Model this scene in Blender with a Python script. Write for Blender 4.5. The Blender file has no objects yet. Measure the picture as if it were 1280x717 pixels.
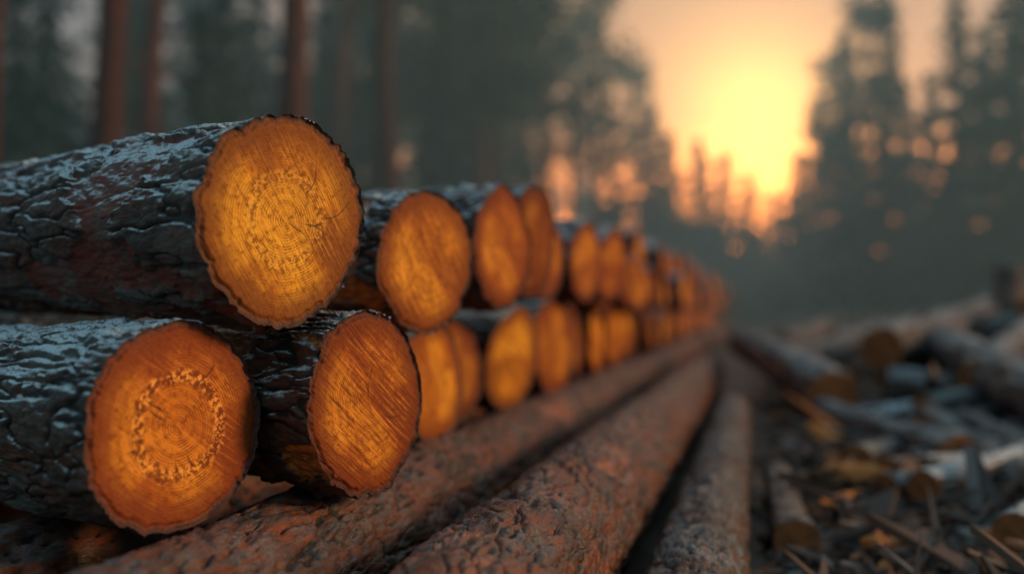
import bpy, math, random
import numpy as np
from mathutils import Vector, Matrix, Euler

random.seed(7)
S = bpy.context.scene
COL = S.collection
H = 0.72   # eye height

# ------------------------------------------------------------------ noise
def hsh(ix, iy, iz, seed):
    ix = ix.astype(np.int64); iy = iy.astype(np.int64); iz = iz.astype(np.int64)
    h = (ix*374761393 + iy*668265263 + iz*2147483647 + seed*1274126177) & 0xffffffff
    h = ((h ^ (h >> 13))*1274126177) & 0xffffffff
    h = ((h ^ (h >> 16))*2246822519) & 0xffffffff
    h = h ^ (h >> 15)
    return (h & 0xffffff)/float(0x1000000)

def vnoise(p, seed=0):
    i = np.floor(p); f = p-i
    u = f*f*(3-2*f)
    x, y, z = i[:, 0], i[:, 1], i[:, 2]
    r = 0
    for dx in (0, 1):
        wx = u[:, 0] if dx else 1-u[:, 0]
        for dy in (0, 1):
            wy = u[:, 1] if dy else 1-u[:, 1]
            for dz in (0, 1):
                wz = u[:, 2] if dz else 1-u[:, 2]
                r = r + wx*wy*wz*hsh(x+dx, y+dy, z+dz, seed)
    return r*2-1

def fbm(p, seed=0, oct=4):
    a = 1.0; s = 0; t = 0
    q = p.copy()
    for o in range(oct):
        s = s + a*vnoise(q, seed+o*17); t += a
        a *= 0.5; q = q*2.03+3.1
    return s/t

def voro(p, seed=0):
    i = np.floor(p); f = p-i
    F1 = np.full(len(p), 9.0); F2 = np.full(len(p), 9.0); cid = np.zeros(len(p))
    for dx in (-1, 0, 1):
        for dy in (-1, 0, 1):
            for dz in (-1, 0, 1):
                a, b, c = i[:, 0]+dx, i[:, 1]+dy, i[:, 2]+dz
                ox = dx+hsh(a, b, c, seed)-f[:, 0]
                oy = dy+hsh(a, b, c, seed+101)-f[:, 1]
                oz = dz+hsh(a, b, c, seed+202)-f[:, 2]
                d = np.sqrt(ox*ox+oy*oy+oz*oz)
                k = hsh(a, b, c, seed+303)
                n = d < F1
                F2 = np.where(n, F1, np.minimum(F2, d))
                cid = np.where(n, k, cid)
                F1 = np.where(n, d, F1)
    return F1, F2, cid

def sstep(a, b, x):
    t = np.clip((x-a)/(b-a), 0, 1)
    return t*t*(3-2*t)

# ------------------------------------------------------------------ mesh helper
def mesh_np(name, V, F, mats, attrs=None, smooth=True):
    me = bpy.data.meshes.new(name)
    V = np.asarray(V, dtype=np.float32)
    Fl = F if isinstance(F, list) else [F]
    loops = np.concatenate([f.ravel() for f in Fl]).astype(np.int32)
    tot = np.concatenate([np.full(len(f), f.shape[1]) for f in Fl]).astype(np.int32)
    st = np.concatenate([[0], np.cumsum(tot)[:-1]]).astype(np.int32)
    me.vertices.add(len(V)); me.vertices.foreach_set('co', V.ravel())
    me.loops.add(len(loops)); me.loops.foreach_set('vertex_index', loops)
    me.polygons.add(len(tot)); me.polygons.foreach_set('loop_start', st)
    me.polygons.foreach_set('loop_total', tot)
    me.polygons.foreach_set('use_smooth', np.full(len(tot), smooth))
    me.update(calc_edges=True)
    if attrs:
        for k, a in attrs.items():
            at = me.attributes.new(k, 'FLOAT', 'POINT')
            at.data.foreach_set('value', np.asarray(a, dtype=np.float32))
    for m in (mats if isinstance(mats, (list, tuple)) else [mats]):
        me.materials.append(m)
    me.validate()
    return me

def add(name, me, parent=None, loc=(0, 0, 0), rot=(0, 0, 0), scale=(1, 1, 1), **kw):
    o = bpy.data.objects.new(name, me)
    o.location = loc; o.rotation_euler = rot; o.scale = scale
    COL.objects.link(o)
    if parent: o.parent = parent
    for k, v in kw.items(): o[k] = v
    return o

# ------------------------------------------------------------------ materials
class NT:
    def __init__(s, name):
        s.m = bpy.data.materials.new(name); s.m.use_nodes = True
        s.t = s.m.node_tree; s.n = s.t.nodes; s.l = s.t.links
        s.b = s.n['Principled BSDF']; s.out = s.n['Material Output']
    def N(s, t, **kw):
        n = s.n.new(t)
        for k, v in kw.items(): setattr(n, k, v)
        return n
    def L(s, a, b): s.l.new(a, b)
    def val(s, sock, v):
        if hasattr(v, 'is_output'): s.L(v, sock)
        else: sock.default_value = v
    def math(s, op, a, b=None, c=None, clamp=False):
        n = s.n.new('ShaderNodeMath'); n.operation = op; n.use_clamp = clamp
        s.val(n.inputs[0], a)
        if b is not None: s.val(n.inputs[1], b)
        if c is not None: s.val(n.inputs[2], c)
        return n.outputs[0]
    def mix(s, fac, a, b, mode='MIX'):
        n = s.n.new('ShaderNodeMix'); n.data_type = 'RGBA'; n.blend_type = mode
        s.val(n.inputs[0], fac)
        for k, v in ((6, a), (7, b)):
            if isinstance(v, tuple): n.inputs[k].default_value = (*v, 1)
            else: s.L(v, n.inputs[k])
        return n.outputs[2]
    def noise(s, vec, scale, detail=4, rough=.6, dist=0):
        n = s.n.new('ShaderNodeTexNoise'); s.L(vec, n.inputs['Vector'])
        n.inputs['Scale'].default_value = scale; n.inputs['Detail'].default_value = detail
        n.inputs['Roughness'].default_value = rough; n.inputs['Distortion'].default_value = dist
        return n.outputs['Fac']
    def ramp(s, v, a, b, lo=0., hi=1.):
        n = s.n.new('ShaderNodeMapRange'); n.interpolation_type = 'SMOOTHSTEP'
        if a > b: a, b, lo, hi = b, a, hi, lo
        s.L(v, n.inputs[0]); n.inputs[1].default_value = a; n.inputs[2].default_value = b
        n.inputs[3].default_value = lo; n.inputs[4].default_value = hi
        return n.outputs[0]
    def mapv(s, vec, scale=(1, 1, 1), rot=(0, 0, 0)):
        n = s.n.new('ShaderNodeMapping'); s.L(vec, n.inputs[0])
        n.inputs['Scale'].default_value = scale; n.inputs['Rotation'].default_value = rot
        return n.outputs[0]
    def attr(s, name):
        n = s.n.new('ShaderNodeAttribute'); n.attribute_name = name
        return n.outputs['Fac']
    def bump(s, h, strength, dist, prev=None):
        n = s.n.new('ShaderNodeBump'); n.inputs['Strength'].default_value = strength
        n.inputs['Distance'].default_value = dist; s.L(h, n.inputs['Height'])
        if prev is not None: s.L(prev, n.inputs['Normal'])
        return n.outputs[0]

def bark_mat(name, plate, plate2, crack, bare, frost=1.0, rough=.75, lichen=.0, f0=.45, f1=.9, spec=.4, bmp=1.0):
    t = NT(name)
    tc = t.N('ShaderNodeTexCoord'); oi = t.N('ShaderNodeObjectInfo')
    cmb = t.N('ShaderNodeCombineXYZ'); k = t.math('MULTIPLY', oi.outputs['Random'], 13.)
    t.L(k, cmb.inputs[0]); t.L(k, cmb.inputs[1])
    va = t.N('ShaderNodeVectorMath', operation='ADD'); t.L(tc.outputs['Object'], va.inputs[0])
    t.L(cmb.outputs[0], va.inputs[1]); P = va.outputs[0]
    st = t.mapv(P, (.35, 1, 1))
    h = t.attr('height'); bald = t.attr('bald'); tier = t.attr('tier')
    n1 = t.noise(st, 14, 5, .65); n2 = t.noise(st, 75, 5, .7); n3 = t.noise(P, 5, 2, .5)
    c = t.mix(t.ramp(n1, .42, .58), plate, plate2)
    c = t.mix(t.ramp(tier, .5, .25, 0, .8), c, plate2)
    c = t.mix(t.ramp(tier, .55, .8, 0, .6), c, tuple(min(x*1.7, 1) for x in plate))
    c = t.mix(t.ramp(n2, .35, .7, 0, .85), c, tuple(x*.25 for x in plate))
    c = t.mix(t.ramp(h, .5, .12), c, crack)
    c = t.mix(t.math('MULTIPLY', bald, t.ramp(n2, .40, .58, .15, .95)), c, bare)
    if lichen:
        c = t.mix(t.math('MULTIPLY', t.ramp(n3, .52, .62), lichen), c, (.15, .17, .155))
    if frost:
        g = t.N('ShaderNodeNewGeometry'); sx = t.N('ShaderNodeSeparateXYZ')
        t.L(g.outputs['Normal'], sx.inputs[0])
        up = t.ramp(sx.outputs[2], f0, f1)
        n5 = t.noise(P, 190, 2, .8)
        f = t.math('MULTIPLY', up, t.ramp(n2, .36, .58))
        f = t.math('MULTIPLY', f, t.ramp(n5, .34, .56, .2, 1))
        f = t.math('MULTIPLY', f, t.ramp(n3, .35, .6, .4, 1))
        f = t.math('MULTIPLY', f, t.ramp(h, .1, .5, .3, 1))
        c = t.mix(t.math('MULTIPLY', f, frost, clamp=True), c, (.54, .59, .61))
    t.L(c, t.b.inputs['Base Color'])
    t.L(t.ramp(n1, .3, .7, rough-.2, rough+.1), t.b.inputs['Roughness'])
    t.b.inputs['Specular IOR Level'].default_value = spec
    b = t.bump(n1, .8*bmp, .010); b = t.bump(n2, 1.0*bmp, .007, b)
    t.L(b, t.b.inputs['Normal'])
    return t.m

def face_mat(name, bright=1.0, saw_rot=.6, saw=.5, resin=.6, heart=.4, ring=.6, fine=True, span=.35,
             core=(.46, .13, .006), core_r=(.48, .36), rr0=.535):
    t = NT(name)
    tc = t.N('ShaderNodeTexCoord'); oi = t.N('ShaderNodeObjectInfo')
    O = tc.outputs['Object']; rad = t.attr('rad'); crack = t.attr('crack')
    vr = t.N('ShaderNodeVectorRotate', rotation_type='X_AXIS')
    t.L(O, vr.inputs['Vector']); t.L(t.math('MULTIPLY_ADD', oi.outputs['Random'], .7, saw_rot), vr.inputs['Angle'])
    A = vr.outputs[0]
    def rings(sc, dist, det):
        wr = t.N('ShaderNodeTexWave', wave_type='RINGS', rings_direction='X')
        t.L(O, wr.inputs[0]); wr.inputs['Scale'].default_value = sc; wr.inputs['Distortion'].default_value = dist
        wr.inputs['Detail'].default_value = 2; wr.inputs['Detail Scale'].default_value = det
        return wr.outputs['Fac']
    r1 = rings(60, 3.2, .35); r2 = rings(15, 3.5, .5)
    s1 = t.noise(t.mapv(A, (1, 1.2, 22)), 8, 4, .65)
    n0 = t.noise(O, 5, 2, .5); n1 = t.noise(O, 13, 4, .6); n2 = t.noise(O, 95, 4, .7); n6 = t.noise(O, 30, 3, .6)
    B = bright
    base = t.mix(t.ramp(n1, .38, .62), (.48*B, .120*B, .006*B), (.78*B, .255*B, .012*B))
    base = t.mix(t.ramp(n0, .47, .62, 0, .75), base, (.98*B, .40*B, .024*B))
    base = t.mix(t.ramp(n0, .51, .38, 0, .85), base, (.24, .050, .004))
    base = t.mix(t.ramp(rad, core_r[0], core_r[1], 0, heart), base, core)
    rm1 = t.math('MULTIPLY', t.ramp(r1, .75, .15), t.ramp(n6, .38, .62, .15, 1))
    base = t.mix(t.math('MULTIPLY', rm1, ring), base, (.24, .050, .004))
    base = t.mix(t.ramp(r2, .35, 1, 0, ring*.5), base, (.28, .064, .005))
    base = t.mix(t.ramp(s1, .50, .66, 0, .85*saw), base, (.98, .40, .036))
    base = t.mix(t.ramp(s1, .50, .34, 0, 1.0*saw), base, (.15, .032, .003))
    base = t.mix(t.ramp(t.math('MULTIPLY_ADD', n1, .18, rad), .66, .98, 0, .92), base, (.20, .042, .004))
    if resin:
        rr = t.math('ABSOLUTE', t.math('SUBTRACT', t.math('MULTIPLY_ADD', n0, .14, rad), rr0))
        rm = t.math('MULTIPLY', t.ramp(rr, .10, .03), t.ramp(n1, .30, .45))
        sp = t.math('MULTIPLY', rm, t.ramp(n2, .47, .58))
        base = t.mix(t.math('MULTIPLY', sp, resin), base, (.15, .038, .004))
        sp2 = t.math('MULTIPLY', rm, t.ramp(n2, .51, .42))
        base = t.mix(t.math('MULTIPLY', sp2, resin), base, (1.0, .43, .06))
    base = t.mix(t.ramp(n2, .50, .66, 0, .65), base, (.19, .045, .004))
    base = t.mix(t.math('MULTIPLY', crack, .85), base, (.05, .015, .004))
    em = t.math('ADD', rad, t.math('MULTIPLY_ADD', n2, .06, -.03))
    base = t.mix(t.ramp(em, .905, .93), base, (.16, .045, .018))
    base = t.mix(t.ramp(em, .945, .975), base, (.075, .034, .024))
    hs = t.N('ShaderNodeHueSaturation'); t.L(base, hs.inputs['Color'])
    t.L(t.math('MULTIPLY_ADD', oi.outputs['Random'], span, 1-span*.5), hs.inputs['Value'])
    t.L(t.math('MULTIPLY_ADD', oi.outputs['Random'], .018, .490), hs.inputs['Hue'])
    t.L(hs.outputs[0], t.b.inputs['Base Color'])
    t.L(t.ramp(n2, .3, .7, .45, .7), t.b.inputs['Roughness'])
    t.b.inputs['Specular IOR Level'].default_value = .22
    b = t.bump(s1, 1.0*saw, .006)
    if fine:
        n3 = t.noise(O, 420, 2, .7)
        b = t.bump(n2, .8, .003, b); b = t.bump(n3, .7, .0014, b); b = t.bump(r1, .12, .001, b)
    t.L(b, t.b.inputs['Normal'])
    return t.m

def simple_mat(name, c1, c2, scale=4, rough=.85, bumpd=.01, vary=.0, nobump=False):
    t = NT(name); tc = t.N('ShaderNodeTexCoord'); P = tc.outputs['Object']
    n = t.noise(P, scale, 4, .65); n2 = t.noise(P, scale*7, 3, .6)
    c = t.mix(t.ramp(n, .35, .65), c1, c2)
    c = t.mix(t.ramp(n2, .4, .7, 0, .5), c, tuple(x*.4 for x in c1))
    if vary:
        oi = t.N('ShaderNodeObjectInfo'); hs = t.N('ShaderNodeHueSaturation'); t.L(c, hs.inputs['Color'])
        t.L(t.math('MULTIPLY_ADD', oi.outputs['Random'], vary, 1-vary/2), hs.inputs['Value']); c = hs.outputs[0]
    t.L(c, t.b.inputs['Base Color']); t.b.inputs['Roughness'].default_value = rough
    t.b.inputs['Specular IOR Level'].default_value = .3
    if not nobump: t.L(t.bump(n2, .6, bumpd, t.bump(n, .6, bumpd*3)), t.b.inputs['Normal'])
    return t.m

M_bark = bark_mat('rough_pine_bark', (.055, .040, .032), (.11, .036, .018), (.010, .007, .006), (.20, .038, .012), frost=1.7)
M_bark_frosty = bark_mat('frosted_pine_bark', (.060, .042, .034), (.12, .038, .018), (.009, .006, .005), (.19, .026, .009), frost=3.0, lichen=.25, f0=.32, f1=.85)
M_bark_peel = bark_mat('peeling_pine_bark', (.048, .034, .026), (.13, .038, .014), (.008, .006, .005), (.48, .14, .014), frost=2.0)
M_rail = bark_mat('flaky_red_pine_bark', (.060, .028, .019), (.20, .048, .015), (.006, .0045, .004), (.27, .068, .018), frost=.2, rough=.48, spec=.5, bmp=.8)
M_rail2 = bark_mat('greyish_brown_pine_bark', (.055, .036, .028), (.11, .042, .022), (.008, .006, .005), (.15, .055, .022), frost=.35, rough=.6, spec=.35, bmp=.9)
M_old = bark_mat('weathered_grey_bark', (.10, .088, .080), (.075, .055, .045), (.014, .012, .011), (.18, .10, .055), frost=.7, rough=.65)
M_face_gold = face_mat('golden_sawn_wood', 1.0, .35, .45, .45, .7, .6, core=(.98, .40, .026), core_r=(.52, .26), rr0=.50, span=.1)
M_face = face_mat('fresh_sawn_wood', .88, .5, .30, .9, .6, .8, core=(.80, .27, .010), rr0=.545, span=.1)
M_face_saw = face_mat('rough_sawn_wood', .95, .55, .80, .0, .2, .7)
M_face_back = face_mat('sawn_wood_stack', .80, .3, .7, .0, .4, .4, fine=False, span=.9)  # wide random value spread stands in for shadow on some ends
M_face_old = simple_mat('dull_sawn_wood', (.32, .11, .030), (.18, .06, .02), 12, .7, .003)

# ------------------------------------------------------------------ logs
def build_log(name, r, L, ns, nx, seed, mbark, mface, cell=.05, amp=.012, taper=.08, skew=0., power=1.5,
              baldth=.25, wobble=.04, stretch=.38, nr=None, bend=0., fiss=.7, chip=0., tiers=9, edge=.16, warp=1.5, fin=.3):
    th = np.linspace(0, 2*np.pi, ns, endpoint=False)
    tt = np.linspace(0, 1, nx)
    xs = -L*(tt**power)
    X, T = np.meshgrid(xs, th, indexing='ij')
    X = X.ravel(); T = T.ravel()
    cy, cz = np.cos(T), np.sin(T)
    so = seed*7.3
    base = r*(1-taper*(-X)/max(L, .01)*1.0)
    low = np.stack([X*.9+so, cy*1.2, cz*1.2], 1)
    base = base*(1+wobble*1.6*fbm(low, seed, 3))
    y0, z0 = cy*base, cz*base
    P = np.stack([X*stretch+so, y0, z0], 1)/cell
    wr = np.stack([fbm(P*.7+5, seed+1, 4), fbm(P*.7+9, seed+2, 4), fbm(P*.7+1, seed+3, 4)], 1)
    Pw = P+wr*warp
    F1, F2, cid = voro(Pw, seed+4)
    plate = sstep(.0, edge, F2-F1)
    Pf = np.stack([X*.5+so, y0, z0], 1)
    fine = fbm(Pf*80, seed+8, 3)
    lay = fbm(P*1.5+wr*.5, seed+21, 6)*.95+.5+(cid-.5)*.15
    q = np.clip(lay, 0, 1)*tiers; fq = q-np.floor(q)
    ter = (np.floor(q)+sstep(0, .10, fq))/tiers
    baldn = fbm(np.stack([X*.7+so, y0*1.3, z0*1.3], 1)*5.5, seed+13, 6)
    bald = sstep(baldth, baldth+.05, baldn)
    hh = plate*(.45+.55*sstep(.15, .6, ter))*(1-.75*bald)+.5*bald
    disp = amp*(1.5*(ter-.5)*(1-.6*bald)+fiss*(plate-.7)*(1-.7*bald)+fin*fine)-bald*amp*.55
    disp = disp*(1-.45*np.exp(X/.015))
    R = base+disp
    if chip > 0:
        ends = sstep(-.30, 0, X+.16*fbm(np.stack([cy*3, cz*3, X*2+so], 1), seed+50, 3))
        R = R-ends*chip*(.5+.5*fbm(np.stack([X*12, cy*3, cz*3], 1), seed+51, 3))
        bald = np.maximum(bald, ends)
    Y = cy*R; Z = cz*R
    jx = .005*fbm(np.stack([cy*9, cz*9, X*0+so], 1), seed+30, 3)*np.exp(X*30)
    Xf = X+jx+skew*Y
    Zb = Z+bend*np.sin(np.pi*(-X/L))
    V = np.stack([Xf, Y, Zb], 1)
    idx = np.arange(nx*ns).reshape(nx, ns)
    a = idx[:-1]; b = np.roll(a, -1, 1); c = idx[1:]; d = np.roll(c, -1, 1)
    F = np.stack([a.ravel(), b.ravel(), d.ravel(), c.ravel()], 1)
    cb = len(V); V = np.vstack([V, [V[idx[-1]].mean(0)]])
    bt = np.stack([idx[-1], np.roll(idx[-1], -1), np.full(ns, cb)], 1)
    mb = mesh_np(name+'_bark', V, [F, bt], mbark, {'height': np.append(hh, .5), 'bald': np.append(bald, 0), 'tier': np.append(ter, .5)})
    nr = nr or max(8, ns//5)
    ring = V[idx[0]]
    ctr = np.array([0, ring[:, 1].mean()*.6, ring[:, 2].mean()*.6])
    rs = (np.arange(1, nr+1)/nr)
    W = ctr[None, None]+(ring-ctr)[None]*rs[:, None, None]
    jit = np.tile(ring[:, 0]-skew*ring[:, 1], nr)
    W = W.reshape(-1, 3)
    radv = np.repeat(rs, ns); thv = np.tile(th, nr)
    rim = sstep(.905, .935, radv)*(radv < .999)
    qq = np.stack([W[:, 0]*0+so, W[:, 1], W[:, 2]], 1)
    W[:, 0] = skew*W[:, 1]+jit*sstep(.93, 1, radv)
    W[:, 0] += -.005*rim*(1+fbm(qq*60, seed+60, 2)) + .0022*fbm(qq*12, seed+61, 3)*(radv < .93)
    crk = np.zeros(len(W))
    lr = np.random.default_rng(seed+90)
    for k in range(7):
        a0 = lr.uniform(0, 2*np.pi); r0 = lr.uniform(0, .45); r1 = r0+lr.uniform(.15, .45)
        da = np.abs((thv-a0+.10*np.sin(radv*9+k)+np.pi) % (2*np.pi)-np.pi)*radv*r
        crk = np.maximum(crk, (1-sstep(.0005, .0022, da))*sstep(r0, r0+.1, radv)*(1-sstep(r1-.1, r1, radv)))
    W = np.vstack([[[skew*ctr[1], ctr[1], ctr[2]]], W]); radv = np.append(0, radv); crk = np.append(0, crk)
    id2 = 1+np.arange(nr*ns).reshape(nr, ns)
    a = id2[:-1]; b = np.roll(a, -1, 1); c = id2[1:]; d = np.roll(c, -1, 1)
    F = np.stack([a.ravel(), c.ravel(), d.ravel(), b.ravel()], 1)
    ct = np.stack([np.zeros(ns, int), id2[0], np.roll(id2[0], -1)], 1)
    mf = mesh_np(name+'_cut', W, [F, ct], mface, {'rad': radv, 'crack': crk})
    return mb, mf

def place_log(mb, mf, loc, phi, pitch=0., roll=0., scale=1., **kw):
    o = add('log', mb, loc=loc, rot=(roll, math.radians(pitch), math.radians(phi-90)), scale=(scale,)*3, category='log', **kw)
    add('cut_face', mf, parent=o)
    return o

rad = math.radians
GS = 'logs stacked in the long timber pile'
mb, mf = build_log('frosted_log', .186, 3.0, 380, 480, 3, M_bark_frosty, M_face_gold, cell=.070, amp=.012, wobble=.06, nr=70, taper=.12, baldth=.14, stretch=.24, tiers=11, skew=-.02)
place_log(mb, mf, (-.826, 1.630, H+.157), 62, pitch=1.5, group=GS,
          label='large frosted pine log with orange cut end atop the pile')
mb, mf = build_log('lichen_log', .180, 3.0, 380, 480, 5, M_bark_frosty, M_face, cell=.06, amp=.011, wobble=.05, nr=70, taper=.04, baldth=.25, stretch=.28, skew=-.11, tiers=11)
place_log(mb, mf, (-.964, 1.513, H-.200), 64, pitch=-1, group=GS,
          label='frosted lichen-covered pine log with resin ring on its cut end')
mb, mf = build_log('peeling_log', .180, 3.0, 340, 360, 8, M_bark_peel, M_face_saw, cell=.06, amp=.012, skew=-.15, wobble=.07, nr=70, taper=.05, baldth=-.02, stretch=.3)
place_log(mb, mf, (-.745, 1.832, H-.183), 66, group=GS,
          label='peeling pine log with rough sawn orange end, wedged in the pile')
mb, mf = build_log('sawn_log', .180, 2.9, 240, 240, 12, M_bark_peel, M_face_saw, cell=.06, amp=.013, skew=-.08, wobble=.10, nr=60, baldth=.0, stretch=.3)
place_log(mb, mf, (-.79, 2.324, H+.112), 66, group=GS,
          label='frosted pine log with diagonal saw marks across its orange end')
mb, mf = build_log('upper_log', .182, 2.9, 200, 180, 15, M_bark, M_face_saw, cell=.06, amp=.013, skew=-.08, wobble=.09, nr=50)
place_log(mb, mf, (-.749, 2.904, H+.186), 72, group=GS,
          label='frosted pine log with a streaked pale orange cut end')

VAR = []
for k in range(8):
    VAR.append(build_log('stacked_log', .19, 2.7, 90, 60, 30+k*3, [M_bark, M_bark_peel][k % 2], [M_face_back, M_face_saw, M_face_back][k % 3],
                         cell=.06, amp=.016, skew=random.uniform(-.12, .08), wobble=.10+.06*(k % 2), nr=16))
def stack(x, y, z, r, phi=None):
    v = random.randrange(8)
    return place_log(*VAR[v], (x, y, H+z), phi if phi else random.uniform(77, 89), pitch=random.uniform(-1.5, 1.5),
                     roll=random.uniform(0, 6.28), scale=r/.19, group=GS,
                     label='stacked pine log with dark bark and orange sawn end')
for x, y, z, r in [(-.93, 2.78, -.213, .160), (-1.03, 3.30, -.205, .165), (-.953, 3.82, -.19, .190), (-.916, 4.48, -.165, .205),
                   (-.77, 3.41, .225, .19), (-.86, 4.02, .215, .182), (-.79, 4.60, .22, .19), (-.76, 5.2, .235, .18)]:
    stack(x, y, z, r, 77)
y = 5.02
while y < 36:
    x = -1.0+random.uniform(-.10, .06)
    stack(x, y, -.185+random.uniform(-.015, .02), random.uniform(.18, .215))
    if y > 5.3:
        stack(x+random.uniform(.0, .20), y+.26, .18+random.uniform(-.03, .02), random.uniform(.17, .21))
    if y > 7.0:
        stack(x+random.uniform(.0, .18), y+.04, .46+min(0, (y-9)*.02)+random.uniform(-.05, .03), random.uniform(.15, .19))
    y += .52+random.uniform(-.03, .04)

GR = 'bearer logs lying along the foot of the pile'
def rail(x, y0, x1, y1, z, r, seed, label, ns=280, nx=700, chip=0., power=1.9, face=None, mat=None):
    L = math.hypot(x1-x, y1-y0)
    mb, mf = build_log('bearer', r, L, ns, nx, seed, mat or M_rail, face or M_face_old, cell=.058, amp=.009, taper=.12, power=power,
                       baldth=.38, wobble=.05, stretch=.55, nr=30, chip=chip, fiss=1.4, tiers=6, edge=.12, warp=1.1, fin=.28)
    ang = math.atan2(-(y1-y0), -(x1-x))
    o = add('log', mb, loc=(x, y0, z), rot=(0, 0, ang), category='log', group=GR, label=label)
    add('cut_face', mf, parent=o)
rail(-.90, .75, -.93, 16, H-.55, .172, 61, 'long reddish pine bearer log under the stacked log ends')
rail(-.47, 1.36, -.46, 8.9, H-.552, .170, 64, 'long reddish pine log with splintered end beside the pile', chip=.02, face=M_face)
rail(-.135, 1.3, -.16, 6.3, H-.617, .108, 67, 'slender greyish brown pine log lying on the ground', ns=140, nx=300, power=1.4, mat=M_rail2)
rail(-1.32, .9, -1.35, 14, H-.56, .165, 69, 'dark bearer log beneath the stacked logs', ns=100, nx=260)
rail(-2.6, 1.2, -2.6, 16, H-.56, .165, 71, 'dark bearer log beneath the stacked logs', ns=64, nx=160)
rail(-.9, 16.2, -.93, 36, H-.55, .165, 73, 'long reddish pine bearer log under the stacked log ends', ns=64, nx=200, power=1.2)

# ------------------------------------------------------------------ ground
def gz(x, y):
    p = np.stack([x*.5, y*.5, x*0], 1)
    near = fbm(p, 5, 3)*.05
    heap = .20*np.exp(-(((x-2.6)/1.6)**2+((y-9.5)/2.6)**2))+.10*np.exp(-(((x-1.0)/.9)**2+((y-8.5)/1.6)**2)) \
        + .25*np.exp(-(((x-4.8)/2.2)**2+((y-14)/3)**2))+.12*np.exp(-(((x-2.2)/1.0)**2+((y-5.6)/1.2)**2))
    far = fbm(p*.12, 9, 3)*.5*sstep(15, 40, np.hypot(x, y))
    m = sstep(-.2, .6, x)
    return (near+heap)*m+far*sstep(2, 8, np.abs(x+1))
def g1(x, y): return float(gz(np.array([float(x)]), np.array([float(y)]))[0])
u = np.linspace(-1, 1, 260); gx = np.sinh(u*5.2)/np.sinh(5.2)*300+1.5; gy = np.sinh(u*5.2)/np.sinh(5.2)*300+8
GX, GY = np.meshgrid(gx, gy, indexing='ij'); GX = GX.ravel(); GY = GY.ravel()
V = np.stack([GX, GY, gz(GX, GY)], 1)
idx = np.arange(260*260).reshape(260, 260)
F = np.stack([idx[:-1, :-1].ravel(), idx[1:, :-1].ravel(), idx[1:, 1:].ravel(), idx[:-1, 1:].ravel()], 1)
M_ground = simple_mat('damp_forest_soil', (.042, .032, .028), (.10, .075, .062), 2.2, .7, .02)
add('ground', mesh_np('ground', V, F, M_ground), kind='structure')

# ------------------------------------------------------------------ litter
def litter(name, n, size, mat_cols, seed, xr, yr, near=2.2, asr=(.15, .7)):
    rg = np.random.default_rng(seed)
    d = near*np.exp(rg.uniform(0, 1, n)*math.log(yr/near))
    a = rg.uniform(xr[0], xr[1], n)
    x = a*d*1.0; y = d
    ok = (x > .02); x = x[ok]; y = y[ok]; n = len(x)
    s = size*np.exp(rg.normal(0, .45, n))
    ang = rg.uniform(0, 6.28, n); asp = rg.uniform(asr[0], asr[1], n)
    z = gz(x, y)+rg.uniform(.004, .03, n)
    base = np.array([[-1, -.7], [.6, -1], [1, .1], [.3, 1], [-.8, .6]])
    pts = base[None]*(1+rg.normal(0, .2, (n, 5, 2)))
    px = pts[:, :, 0]*s[:, None]; py = pts[:, :, 1]*(s*asp)[:, None]
    tx, ty = rg.normal(0, .35, n), rg.normal(0, .35, n)
    pz = px*tx[:, None]+py*ty[:, None]
    ca, sa = np.cos(ang)[:, None], np.sin(ang)[:, None]
    X = x[:, None]+px*ca-py*sa; Y = y[:, None]+px*sa+py*ca; Z = z[:, None]+pz
    top = np.stack([X, Y, Z], 2); bot = top-np.array([0, 0, 1])*(s*np.minimum(asp, .3))[:, None, None]
    V = np.concatenate([top, bot], 1).reshape(-1, 3)
    o = (np.arange(n)*10)[:, None]
    F1 = o+np.arange(5)[None]
    Fs = []
    for k in range(5):
        k2 = (k+1) % 5
        Fs.append(np.concatenate([o+k+5, o+k2+5, o+k2, o+k], 1))
    tone = np.repeat(rg.uniform(0, 1, n), 10)
    return mesh_np(name, V, [F1, np.concatenate(Fs)], mat_cols, {'tone': tone}, smooth=False)
def chip_mat(name, th1, th2):
    t = NT(name); a = t.attr('tone')
    cr = t.N('ShaderNodeValToRGB'); t.L(a, cr.inputs[0]); cr.color_ramp.interpolation = 'CONSTANT'
    e = cr.color_ramp.elements
    cols = [(0, (.042, .030, .025)), (.30, (.11, .064, .044)), (.60, (.15, .13, .12)), (.76, (.07, .048, .040)), (th1, (.38, .13, .038)), (th2, (.55, .21, .06))]
    e[0].position = 0; e[0].color = (*cols[0][1], 1); e[1].position = cols[1][0]; e[1].color = (*cols[1][1], 1)
    for p, c in cols[2:]:
        q = e.new(p); q.color = (*c, 1)
    t.L(cr.outputs[0], t.b.inputs['Base Color']); t.b.inputs['Roughness'].default_value = .6
    t.b.inputs['Specular IOR Level'].default_value = .3
    return t.m
add('wood_chips', litter('chips', 13000, .022, chip_mat('small_chips', .92, .97), 5, (-.05, .75), 40), kind='stuff')
add('bark_debris', litter('bark_debris', 2200, .050, chip_mat('bark_scraps', .955, .985), 6, (0, .75), 45), kind='stuff')
add('twig_debris', litter('twigs', 2200, .16, chip_mat('twig_scraps', .96, .99), 9, (0.02, .75), 40, asr=(.04, .10)), kind='stuff')

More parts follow.
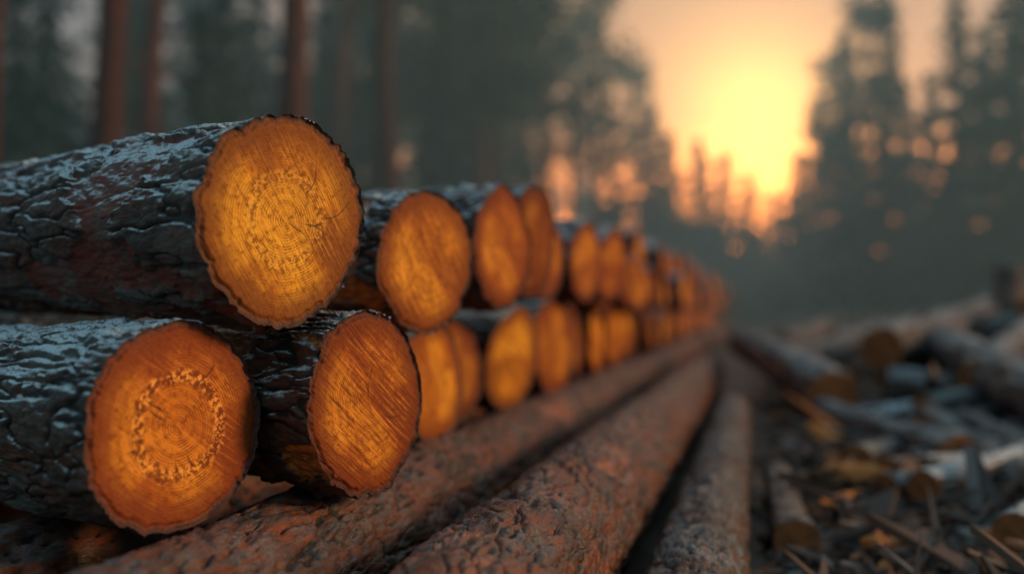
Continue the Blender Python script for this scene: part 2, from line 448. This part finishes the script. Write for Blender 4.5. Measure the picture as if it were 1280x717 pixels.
# ------------------------------------------------------------------ scattered logs
OLD = [build_log('felled_log', .1, 2.0, 56, 60, 100+k*4, [M_old, M_old, M_bark_frosty, M_rail2][k % 4], M_face_old, cell=.05, amp=.010, wobble=.10, nr=10,
                 bend=random.uniform(-.06, .06), taper=.25) for k in range(6)]
GSC = 'felled logs and branches scattered on the clearing'
def scatter(p0, p1, r, v, label, name='log'):
    p0 = Vector(p0); p1 = Vector(p1); d = (p0-p1)
    L = d.length; q = d.to_track_quat('X', 'Z')
    mb, mf = OLD[v]
    o = bpy.data.objects.new(name, mb); COL.objects.link(o)
    o.location = p0; o.rotation_euler = q.to_euler(); o.scale = (L/2.0, r/.1, r/.1)
    o['category'] = name; o['group'] = GSC; o['label'] = label
    f = bpy.data.objects.new('cut_face', mf); COL.objects.link(f); f.parent = o
LG = 'weathered grey log lying across brush on the clearing'
scatter((.82, 7.4, .44), (2.5, 10.9, .86), .16, 0, 'thick grey log with orange sawn end resting on brush')
scatter((.42, 6.3, .18), (-.16, 9.0, .42), .165, 1, 'weathered grey log with orange cut end on the clearing')
scatter((1.38, 4.75, .24), (1.32, 8.4, .48), .18, 4, 'thick weathered grey log lying over debris')
scatter((.80, 4.5, .10), (.25, 6.8, .14), .095, 0, 'thin grey log lying on bark debris')
scatter((1.02, 3.4, .09), (.85, 5.6, .17), .075, 5, LG)
scatter((.10, 2.95, .06), (.06, 3.94, .09), .065, 3, 'short brown log piece with cut end on the ground')
scatter((1.9, 6.6, .34), (3.6, 10.0, .66), .17, 1, LG)
scatter((1.5, 9.2, .46), (4.0, 10.5, .88), .13, 4, LG)
scatter((.2, 10.6, .17), (1.6, 12.9, .5), .15, 0, LG)
scatter((1.7, 11.2, .50), (4.4, 13.8, .86), .18, 1, LG)
scatter((.9, 13.5, .25), (2.9, 17.5, .6), .18, 4, LG)
scatter((.3, 15, .2), (1.2, 20, .4), .19, 0, LG)
scatter((2.4, 8.0, .42), (4.1, 8.9, .86), .11, 5, LG)
scatter((.9, 6.0, .12), (2.5, 7.2, .40), .12, 0, LG)
scatter((2.2, 9.0, .68), (5.0, 12.5, 1.02), .15, 1, LG)
scatter((3.0, 8.2, .35), (3.9, 12.0, .72), .17, 4, LG)
scatter((2.9, 10.5, .76), (5.4, 11.2, 1.08), .12, 0, LG)
scatter((1.55, 4.1, .12), (1.9, 6.3, .28), .12, 0, LG)
scatter((1.0, 8.2, .30), (2.4, 12.4, .66), .15, 4, LG)
scatter((1.25, 6.3, .30), (2.3, 9.3, .60), .13, 1, LG)
scatter((.55, 5.9, .1), (1.6, 6.8, .3), .06, 2, 'dark branch lying across debris')
NS = 0
for i in range(330):
    if i < 100: y = random.uniform(3.0, 6.5); x = random.uniform(.1, .62)*y
    else: y = 4.2*math.exp(random.random()*math.log(28/4.2)); x = random.uniform(.05, .6)*y+.12
    L = random.uniform(1.2, 3.6); a = random.gauss(1.15, .6); r = random.choice([.03, .05, .07, .09, .12, .14])*(1.0 if y < 9 else 1.2)
    if y < 6.5: r = random.choice([.02, .03, .045, .06]); L *= .6
    x1 = x+L*math.cos(a); y1 = y+L*math.sin(a)
    if min(x, x1) < .12 or min(y, y1) < 2.9: continue
    lift = .16 if (x > 1.5 and y > 6) else 0
    z0 = g1(x, y)+r*.6+random.uniform(0, .05+lift*.6); z1 = g1(x1, y1)+r*.6+random.uniform(0, .10+lift)
    big = r > .05
    scatter((x, y, z0), (x1, y1, z1), r, random.choice([0, 1, 1, 2, 3, 3, 4, 5]), LG if big else 'grey dead branch lying on bark debris', 'log' if big else 'branch')
    NS += 1
    if NS > 215: break

M_plank = simple_mat('fresh_split_wood', (.62, .23, .055), (.50, .16, .04), 18, .7, .004)
def slab(name, L, w, h, seed):
    rg = np.random.default_rng(seed); nx = 10
    xs = np.linspace(-L/2, L/2, nx)
    prof = np.array([[-1, -.5], [-.7, .6], [-.1, 1], [.6, .7], [1, -.4], [.2, -.9]])
    V = []
    for x in xs:
        k = 1-.35*(abs(x)/(L/2))**4
        for p in prof: V.append([x+rg.normal(0, .012), p[0]*w*k*(1+rg.normal(0, .12)), p[1]*h*k*(1+rg.normal(0, .15))])
    F = []
    for i in range(nx-1):
        for j in range(6): F.append([i*6+j, i*6+(j+1) % 6, (i+1)*6+(j+1) % 6, (i+1)*6+j])
    cap = [np.array([[5, 4, 3, 2, 1, 0]]), np.array([[(nx-1)*6+j for j in range(6)]])]
    return mesh_np(name, np.array(V), [np.array(F)]+cap, M_plank, smooth=False)
SL = [slab('wood_piece', .30, .055, .03, k) for k in range(3)]
for x, y, s in [(.83, 5.55, 1.6), (.40, 4.15, 1.0), (.66, 3.1, .45), (.30, 2.95, .45), (.95, 4.3, .8), (1.5, 7.3, 1.3), (.33, 5.3, 1.0), (1.1, 3.5, .5), (1.9, 6.1, 1), (2.4, 8.2, 1.3),
                (.25, 3.6, .5), (.5, 4.8, .8), (.62, 6.2, 1.2), (1.15, 5.2, 1)]:
    add('wood_piece', SL[random.randrange(3)], loc=(x, y, g1(x, y)+.06), rot=(random.uniform(-.5, .5), random.uniform(-.3, .3), random.uniform(0, 3.1)), scale=(s,)*3,
        category='wood piece', label='split piece of fresh orange wood on bark debris', group='split wood pieces on the clearing')

mb, mf = build_log('stump', .12, .75, 60, 30, 140, M_old, M_face_old, cell=.05, amp=.01, taper=-.3, nr=10)
o = add('tree_stump', mb, loc=(2.2, 9.9, 1.10), rot=(0, -math.pi/2, 0), category='tree stump', label='pale grey upright stump standing among piled brush')
add('cut_face', mf, parent=o)

# ------------------------------------------------------------------ trees
def foliage_mat(name, c1, c2):
    t = NT(name); oi = t.N('ShaderNodeObjectInfo')
    c = t.mix(oi.outputs['Random'], c1, c2)
    t.L(c, t.b.inputs['Base Color']); t.b.inputs['Roughness'].default_value = .8
    t.b.inputs['Specular IOR Level'].default_value = .15
    return t.m
M_fol = foliage_mat('spruce_needles', (.013, .056, .054), (.028, .078, .072))
M_folp = foliage_mat('pine_needles', (.020, .060, .052), (.038, .082, .068))
M_folf = foliage_mat('haze_tinted_needles', (.030, .080, .090), (.045, .095, .105))  # bluish haze of distance is painted into this needle colour
M_trunk = simple_mat('pine_trunk_bark', (.105, .036, .026), (.05, .028, .024), 6, .85, .01, vary=.5, nobump=True)
M_trunks = simple_mat('spruce_trunk_bark', (.06, .048, .045), (.045, .04, .036), 6, .85, .01, nobump=True)

def tube(path, radii, ns=10):
    V = []; F = []
    n = len(path)
    for i, (p, r) in enumerate(zip(path, radii)):
        d = (path[min(i+1, n-1)]-path[max(i-1, 0)]).normalized()
        s = d.orthogonal().normalized(); w = d.cross(s)
        for k in range(ns):
            a = 2*math.pi*k/ns; V.append(p+s*math.cos(a)*r+w*math.sin(a)*r)
    for i in range(n-1):
        for k in range(ns): F.append([i*ns+k, i*ns+(k+1) % ns, (i+1)*ns+(k+1) % ns, (i+1)*ns+k])
    return [tuple(v) for v in V], F

def quads(C, s, rg):
    n = len(C)
    a = rg.normal(0, 1, (n, 3)); a /= np.linalg.norm(a, axis=1)[:, None]
    b = np.cross(a, rg.normal(0, 1, (n, 3))); b /= np.linalg.norm(b, axis=1)[:, None]
    s = s[:, None]
    V = np.stack([C-a*s-b*s*.15, C+b*s*.55, C+a*s+b*s*.1, C-b*s*.5], 1).reshape(-1, 3)
    F = np.arange(n*4).reshape(n, 4)
    return V, F

def spruce(seed, Ht=12.):
    rg = np.random.default_rng(seed)
    path = [Vector((rg.normal(0, .03), rg.normal(0, .03), Ht*t)) for t in np.linspace(0, .98, 8)]
    V, F = tube(path, np.linspace(.17, .015, 8))
    C = []; Sz = []
    nb = 0
    for h in np.linspace(.12, 1, 34):
        R = 2.5*(1-h)**.85*(1+rg.normal(0, .2))+.08
        for k in range(int(rg.integers(4, 9))):
            a = rg.uniform(0, 6.28); Rb = R*rg.uniform(.5, 1.25)
            z0 = Ht*h
            tip = Vector((math.cos(a)*Rb, math.sin(a)*Rb, z0-.28*Rb))
            if nb % 2 == 0 and h < .9:
                v, f = tube([Vector((0, 0, z0)), tip*1.0], [.03, .008], 4); o = len(V); V += v; F += [[i+o for i in q] for q in f]
            nb += 1
            m = max(2, int(Rb/.24))
            for j in range(m):
                t = (j+.7)/m
                for q in range(3):
                    C.append([math.cos(a)*Rb*t+rg.normal(0, .11), math.sin(a)*Rb*t+rg.normal(0, .11), z0-.28*Rb*t*t-abs(rg.normal(0, .13))])
                    Sz.append(rg.uniform(.14, .31)*(1-.35*h))
    mt = mesh_np('spruce_trunk', np.array(V), np.array(F), M_trunks)
    v, f = quads(np.array(C), np.array(Sz), rg)
    return mt, mesh_np('spruce_crown', v, f, M_fol, smooth=False)

def pine(seed, Ht=17.):
    rg = np.random.default_rng(seed)
    b1, b2 = rg.normal(0, .4), rg.normal(0, .4)
    path = [Vector((b1*math.sin(t*5), b2*math.sin(t*4), Ht*t)) for t in np.linspace(0, .97, 14)]
    V, F = tube(path, np.linspace(.21, .04, 14), 12)
    C = []; Sz = []
    for i in range(34):
        h = rg.uniform(.14, 1)**.8 if i < 8 else rg.uniform(.34, 1)**.8
        a = rg.uniform(0, 6.28)
        R = rg.uniform(.7, 2.6)*(1.25-h)*(.5 if h < .34 else 1) + .3
        bz = Ht*h; base = Vector((b1*math.sin(h*5), b2*math.sin(h*4), bz))
        tip = base+Vector((math.cos(a)*R, math.sin(a)*R, .35*R+rg.normal(0, .2)))
        v, f = tube([base, (base+tip)/2+Vector((0, 0, -.1)), tip], [.05, .03, .010], 5); o = len(V); V += v; F += [[i2+o for i2 in q] for q in f]
        if h < .42 and rg.random() < .6: continue
        for q in range(60):
            e = rg.normal(0, 1, 3)*np.array([.5, .5, .25]); t = rg.uniform(.45, 1.1)
            p = base.lerp(tip, t); C.append([p.x+e[0], p.y+e[1], p.z+e[2]]); Sz.append(rg.uniform(.10, .24))
    mt = mesh_np('pine_trunk', np.array(V), np.array(F), M_trunk)
    v, f = quads(np.array(C), np.array(Sz), rg)
    return mt, mesh_np('pine_crown', v, f, M_folp, smooth=False)

SP = [spruce(200+k) for k in range(5)]
PI = [pine(300+k) for k in range(5)]
def tree(kind, az, d, ht, lean=0., thick=1.):
    x = -d*math.sin(rad(az)); y = d*math.cos(rad(az))
    s = ht/(12. if kind == 'spruce' else 17.)
    mt, mc = random.choice(SP if kind == 'spruce' else PI)
    o = add(kind+'_tree', None, loc=(x, y, g1(x, y)-.05), rot=(0, rad(lean), random.uniform(0, 6.28) if not lean else 0), scale=(s*thick, s*thick, s),
            category='tree', group='conifers around the clearing',
            label=('dark conical spruce tree standing in forest haze' if kind == 'spruce' else 'tall pine tree with bare reddish trunk at the clearing edge'))
    add('trunk', mt, parent=o); add('crown', mc, parent=o)

for az, d, ht, lean in [(42, 14.5, 16, 6), (36.6, 16, 18, 6), (33.6, 20, 18, 4.5), (26.6, 15.5, 19, 2.5), (23.4, 26, 18, 2.2), (20.0, 20, 17, -1), (14.9, 29, 18, 0.6),
                        (12.0, 33, 17, -.8), (45, 16, 18, 1), (50, 13, 18, 1)]:
    tree('pine', az, d, ht, lean, 1.1)
for az, d, ht in [(39, 24, 9), (36, 22, 7), (34.8, 27, 10), (31.5, 20, 6.5), (30.2, 23, 8), (28.8, 29, 11), (24.8, 28, 9), (21.9, 26, 8), (18.0, 28, 9.5), (16.2, 33, 10), (13.4, 36, 9), (40.5, 20, 7)]:
    tree('spruce', az, d, ht)
for az, d, ht, th in [(8.2, 46, 9.6, 1.2), (6.0, 52, 11.2, 1.5), (5.0, 60, 11.2, 1.6), (3.4, 58, 10.4, 1.7), (1.9, 66, 10.8, 1.8), (.6, 62, 9.0, 1.7), (-.8, 70, 8.8, 1.9), (-2.1, 60, 9.8, 1.6), (-3.2, 50, 11.0, 1.3),
                      (-4.6, 43, 12.2, 1.1), (-6.6, 35, 11.3, 1.05), (-7.6, 46, 10.5, 1.1), (-8.8, 40, 9.4, 1.1), (-10.2, 32, 10.4, 1.0), (-11.6, 40, 11.0, 1.1), (-13.0, 28, 11.4, 1.), (-14.8, 34, 13, 1.), (-18, 30, 12, 1.)]:
    tree('spruce', az, d, ht, 0, th)
for az, d, ht in [(-5.8, 40, 12.6), (8.9, 44, 15.5), (6.9, 54, 14), (-3.9, 52, 13), (11.2, 42, 17)]:
    tree('pine', az, d, ht, 0, 1.0)
for i in range(38):
    az = 11.5+random.random()*41; d = random.uniform(28, 62)
    if d*math.sin(rad(az)) < 5.5: continue
    if random.random() < .4: tree('spruce', az, d, random.uniform(8, 14))
    else: tree('pine', az, d, random.uniform(14, 20), .3)

# far wood reading as one mass, with gaps between its crowns
rg = np.random.default_rng(77); n = 20000
az = rg.uniform(-28, 62, n); ra = np.radians(az); dd = rg.uniform(74, 92, n)
env = 6.8+2.0*vnoise(np.stack([az*1.1, az*0, az*0], 1), 3)+1.2*vnoise(np.stack([az*3.1, az*0, az*0], 1), 4)+np.clip(az-5, 0, 14)*.8+np.clip(-az-4, 0, 8)*.4
zz = rg.uniform(0, 1, n)**.8*env
gap = vnoise(np.stack([az*1.9, zz*.70, az*0], 1), 8)
ok = (gap > -.16) | (zz < 3.6+rg.normal(0, .4, n))
az, ra, dd, zz = az[ok], ra[ok], dd[ok], zz[ok]
C = np.stack([-dd*np.sin(ra), dd*np.cos(ra), zz], 1)
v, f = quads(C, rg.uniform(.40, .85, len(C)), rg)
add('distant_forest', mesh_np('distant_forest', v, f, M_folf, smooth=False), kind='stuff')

# ------------------------------------------------------------------ mist
bpy.ops.mesh.primitive_cube_add(size=1, location=(0, 60, 7))
mist = bpy.context.object; mist.name = 'mist'; mist.scale = (160, 104, 15.5); mist['kind'] = 'stuff'
m = bpy.data.materials.new('morning_mist'); m.use_nodes = True; nt = m.node_tree; nt.nodes.clear()
o = nt.nodes.new('ShaderNodeOutputMaterial'); vs = nt.nodes.new('ShaderNodeVolumeScatter')
vs.inputs['Color'].default_value = (.50, .86, .96, 1); vs.inputs['Density'].default_value = .0165; vs.inputs['Anisotropy'].default_value = .25
nt.links.new(vs.outputs[0], o.inputs['Volume']); mist.data.materials.append(m)

# ------------------------------------------------------------------ world + side key
W = bpy.data.worlds.new('World'); S.world = W; W.use_nodes = True
t = W.node_tree; bg = t.nodes['Background']
sky = t.nodes.new('ShaderNodeTexSky'); sky.sky_type = 'NISHITA'; sky.sun_disc = False
sky.sun_elevation = rad(9); sky.sun_rotation = rad(0); sky.air_density = 1.2; sky.dust_density = 1.0
def wm(op, a, b=None, clamp=False):
    n = t.nodes.new('ShaderNodeMath'); n.operation = op; n.use_clamp = clamp
    for i, v in enumerate((a, b)):
        if v is None: continue
        if isinstance(v, (int, float)): n.inputs[i].default_value = v
        else: t.links.new(v, n.inputs[i])
    return n.outputs[0]
tc = t.nodes.new('ShaderNodeTexCoord')
el, azs = rad(9.8), rad(0.2)
sd = (-math.cos(el)*math.sin(azs), math.cos(el)*math.cos(azs), math.sin(el))
dt = t.nodes.new('ShaderNodeVectorMath'); dt.operation = 'DOT_PRODUCT'; t.links.new(tc.outputs['Generated'], dt.inputs[0]); dt.inputs[1].default_value = sd
dp = wm('MAXIMUM', dt.outputs['Value'], 0.0)
sz = t.nodes.new('ShaderNodeSeparateXYZ'); t.links.new(tc.outputs['Generated'], sz.inputs[0])
bg.inputs['Strength'].default_value = .03; t.links.new(sky.outputs[0], bg.inputs['Color'])
def layer(fac, col, st):
    b = t.nodes.new('ShaderNodeBackground'); b.inputs[0].default_value = (*col, 1)
    t.links.new(wm('MULTIPLY', fac, st), b.inputs[1]); return b.outputs[0]
low = t.nodes.new('ShaderNodeMapRange'); low.interpolation_type = 'SMOOTHSTEP'; t.links.new(sz.outputs[2], low.inputs[0])
low.inputs[1].default_value = .08; low.inputs[2].default_value = .19; low.inputs[3].default_value = 1; low.inputs[4].default_value = 0
cool = wm('MULTIPLY', wm('ADD', wm('MULTIPLY', sz.outputs[2], 1.2), .35, True), wm('SUBTRACT', 1.0, wm('POWER', dp, 3.0)))
cur = bg.outputs[0]
for s_ in [layer(wm('POWER', dp, 380.0), (1, .74, .15), 2.0), layer(wm('POWER', dp, 60.0), (1, .56, .13), .42), layer(wm('POWER', dp, 5.0), (1, .54, .29), .27),
           layer(wm('MULTIPLY', low.outputs[0], wm('POWER', dp, 22.0)), (1, .48, .07), 9.0),
           layer(cool, (.46, .80, .98), .52)]:
    a = t.nodes.new('ShaderNodeAddShader'); t.links.new(cur, a.inputs[0]); t.links.new(s_, a.inputs[1]); cur = a.outputs[0]
t.links.new(cur, t.nodes['World Output'].inputs[0])

sl = bpy.data.lights.new('warm_side_key', 'SUN'); sl.energy = 3.0; sl.angle = rad(14); sl.color = (1, .63, .30)  # warm key added from the right to light cut ends, apart from sky glow
so = bpy.data.objects.new('warm_side_key', sl); COL.objects.link(so)
a, e = rad(82), rad(17)
so.rotation_euler = Vector((math.sin(a)*math.cos(e), math.cos(a)*math.cos(e), math.sin(e))).to_track_quat('Z', 'Y').to_euler()

# ------------------------------------------------------------------ camera
cam = bpy.data.cameras.new('camera'); co = bpy.data.objects.new('camera', cam); COL.objects.link(co)
co.location = (0, 0, H); co.rotation_euler = (rad(91.24), 0, rad(14)); cam.lens = 35; cam.sensor_width = 36
cam.clip_end = 1000; cam.dof.use_dof = True; cam.dof.focus_distance = 1.85; cam.dof.aperture_fstop = .88
S.camera = co
S.view_settings.view_transform = 'Standard'; S.view_settings.look = 'None'; S.view_settings.exposure = 0
